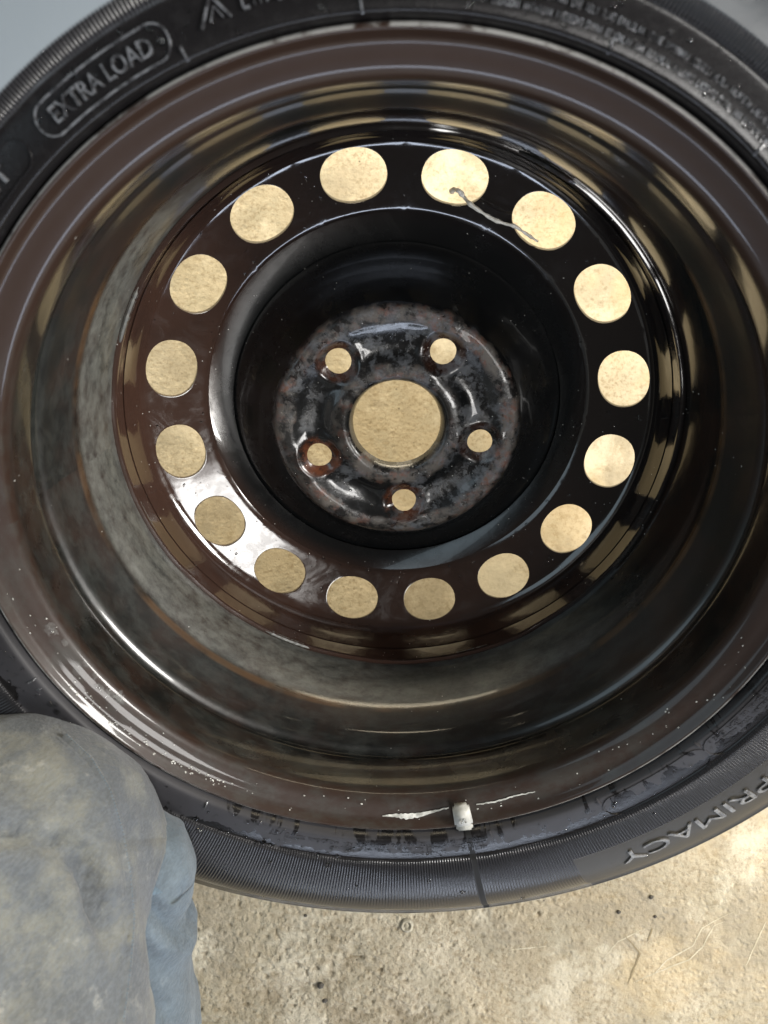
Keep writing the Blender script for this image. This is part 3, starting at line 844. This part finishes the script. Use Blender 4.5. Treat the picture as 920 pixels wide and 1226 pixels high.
def wrinkle(q, d, a, s):
    w = .0070*fbm(q.x*14 + 3, q.y*10, q.z*14, 4)
    wob = .006*noise.noise(q*30)
    for A_, B_, dep in CRE:
        dist, t = seg(q.x + wob, q.y, A_, B_)
        w += 2.8*dep*(exp(-((dist - .006)/.005)**2)*.5 - exp(-(dist/.0032)**2))*sin(pi*(.1 + .8*t))
    c = noise.noise(Vector((q.x*26 + q.y*16, q.y*10 - q.x*11, q.z*15 + 4)))
    w += .0020*(1 - min(1, abs(c)*4))
    w += .0006*fbm(q.x*90, q.y*90, q.z*90, 3)
    return q + d*w
leg = capsule_path(TH, TR, 16, 160, wrinkle, 'trouser_leg')
bm = bmesh.new(); bm.from_mesh(leg); bmesh.ops.recalc_face_normals(bm, faces=bm.faces); bm.to_mesh(leg); bm.free(); leg.shade_smooth()
adopt(link('trouser_leg', leg, M_jean))['label'] = 'grimy grey upper trouser leg bent at the knee'
# raised seam with stitches along the side of the knee, laid on the cloth by following the view of the photograph
from mathutils.bvhtree import BVHTree
bvh = BVHTree.FromPolygons([v.co.copy() for v in leg.vertices], [tuple(p.vertices) for p in leg.polygons])
def onleg(px, py):
    o = Vector((0, 0, CAM_H)); hit = bvh.ray_cast(o, (frompix(px, py, .4) - o).normalized()); return hit[0], hit[1]
SM = [(74, 884), (104, 912), (126, 950), (141, 1000), (150, 1050), (154, 1100), (149, 1160), (140, 1226), (130, 1300)]
SL_ = []
for (x0, y0), (x1, y1) in zip(SM, SM[1:]):
    for k in range(12): SL_.append(onleg(x0 + (x1-x0)*k/12, y0 + (y1-y0)*k/12))
SL_ = [q for q in SL_ if q[0] is not None]
V = []; Fc = []
for i, (p, nn) in enumerate(SL_):
    tg = (SL_[min(len(SL_)-1, i+1)][0] - SL_[max(0, i-1)][0]).normalized(); sd = tg.cross(nn).normalized()
    for u, l in ((-.0044, -.0008), (-.0038, .0017), (-.0006, .0022), (-.0001, -.0012), (.0022, .0004), (.0030, -.0008)): V.append(tuple(p + sd*u + nn*l))
for i in range(len(SL_) - 1):
    for k in range(5): Fc.append((i*6+k, i*6+k+1, i*6+7+k, i*6+6+k))
adopt(link('seam', mesh('seam', V, Fc, None), M_jean))
V = []; Fc = []
for i in range(0, len(SL_) - 1):
    p, nn = SL_[i]; p2 = p.lerp(SL_[i+1][0], .62); tg = (p2 - p).normalized(); sd = tg.cross(nn).normalized(); b = len(V)
    for q in (p, p2):
        for u, l in ((-.0026, .0014), (-.0021, .0028), (-.0016, .0014)): V.append(tuple(q + sd*u + nn*l))
    Fc += [(b, b+1, b+4, b+3), (b+1, b+2, b+5, b+4), (b, b+2, b+1), (b+3, b+4, b+5)]
adopt(tag(link('stitching', mesh('stitching', V, Fc, None), M_blue), kind='stuff'))
# lower leg: blue denim, bunched into folds behind the knee
S0 = frompix(150, 1042, .470)
dp, dr = dome(S0, Vector((.35, 1, .12)).normalized(), .037, 14)
SP_ = dp + [S0, frompix(150, 1115, .48), frompix(148, 1230, .49), frompix(110, 1420, .53), frompix(60, 1650, .58), frompix(30, 1780, .64)]
SR = dr + [.037, .036, .049, .064, .058, .050]
def folds(q, d, a, s):
    c = sin((q.x*.9 + q.y*.35)*120 + 2.2*noise.noise(q*12)); w = .0050*(1 - abs(c))
    w += .0040*fbm(q.x*14, q.y*9, q.z*14 + 2, 2) + .0009*fbm(q.x*80, q.y*80, q.z*80, 2)
    for A_, B_, dep in (((-.147, -.203), (-.116, -.275), .0060), ((-.156, -.197), (-.122, -.186), .0030), ((-.150, -.26), (-.128, -.31), .0045)):
        dist, t = seg(q.x + .002*noise.noise(q*50), q.y, A_, B_)
        w += dep*(exp(-((dist - .006)/.005)**2)*.5 - exp(-(dist/.0030)**2))*sin(pi*(.15 + .7*t))
    return q + d*w
shin = capsule_path(SP_, SR, 14, 140, folds, 'denim_fold')
bm = bmesh.new(); bm.from_mesh(shin); bmesh.ops.recalc_face_normals(bm, faces=bm.faces); bm.to_mesh(shin); bm.free(); shin.shade_smooth()
adopt(link('lower_trouser_leg', shin, M_blue))['label'] = 'folded faded blue denim lower leg'
# stitched hem band crossing the fold
hd = Vector((.35, 1, .12)).normalized()
hp = [S0 + hd*.0255, S0 + hd*.024, S0 + hd*.018, S0 + hd*.012, S0 + hd*.0105]
HR = [.0255, .0300, .0343, .0376, .0362]
def hrad(t):
    k = t*4; i = min(3, int(k)); return HR[i] + (HR[i+1] - HR[i])*(k - i)
hem = tube('hem_band', hp, hrad, None, 90, 6, True, lambda q, d, a, s: q + d*(.0006*noise.noise(q*90) + .0040*fbm(q.x*14, q.y*9, q.z*14 + 2, 2)))
adopt(link('hem_band', hem, M_edge))
# boot out of the picture, carries the leg
bt = tube('boot', [frompix(40, 1740, .66) + Vector((0, -.05, 0)), frompix(40, 1700, .68), frompix(60, 1600, .685), frompix(70, 1500, .69)], lambda s: .046 - .012*s, None, 24, 6, True, lambda q, d, a, s: Vector((q.x, q.y, max(.002, q.z))))
adopt(link('boot', bt, M_boot))
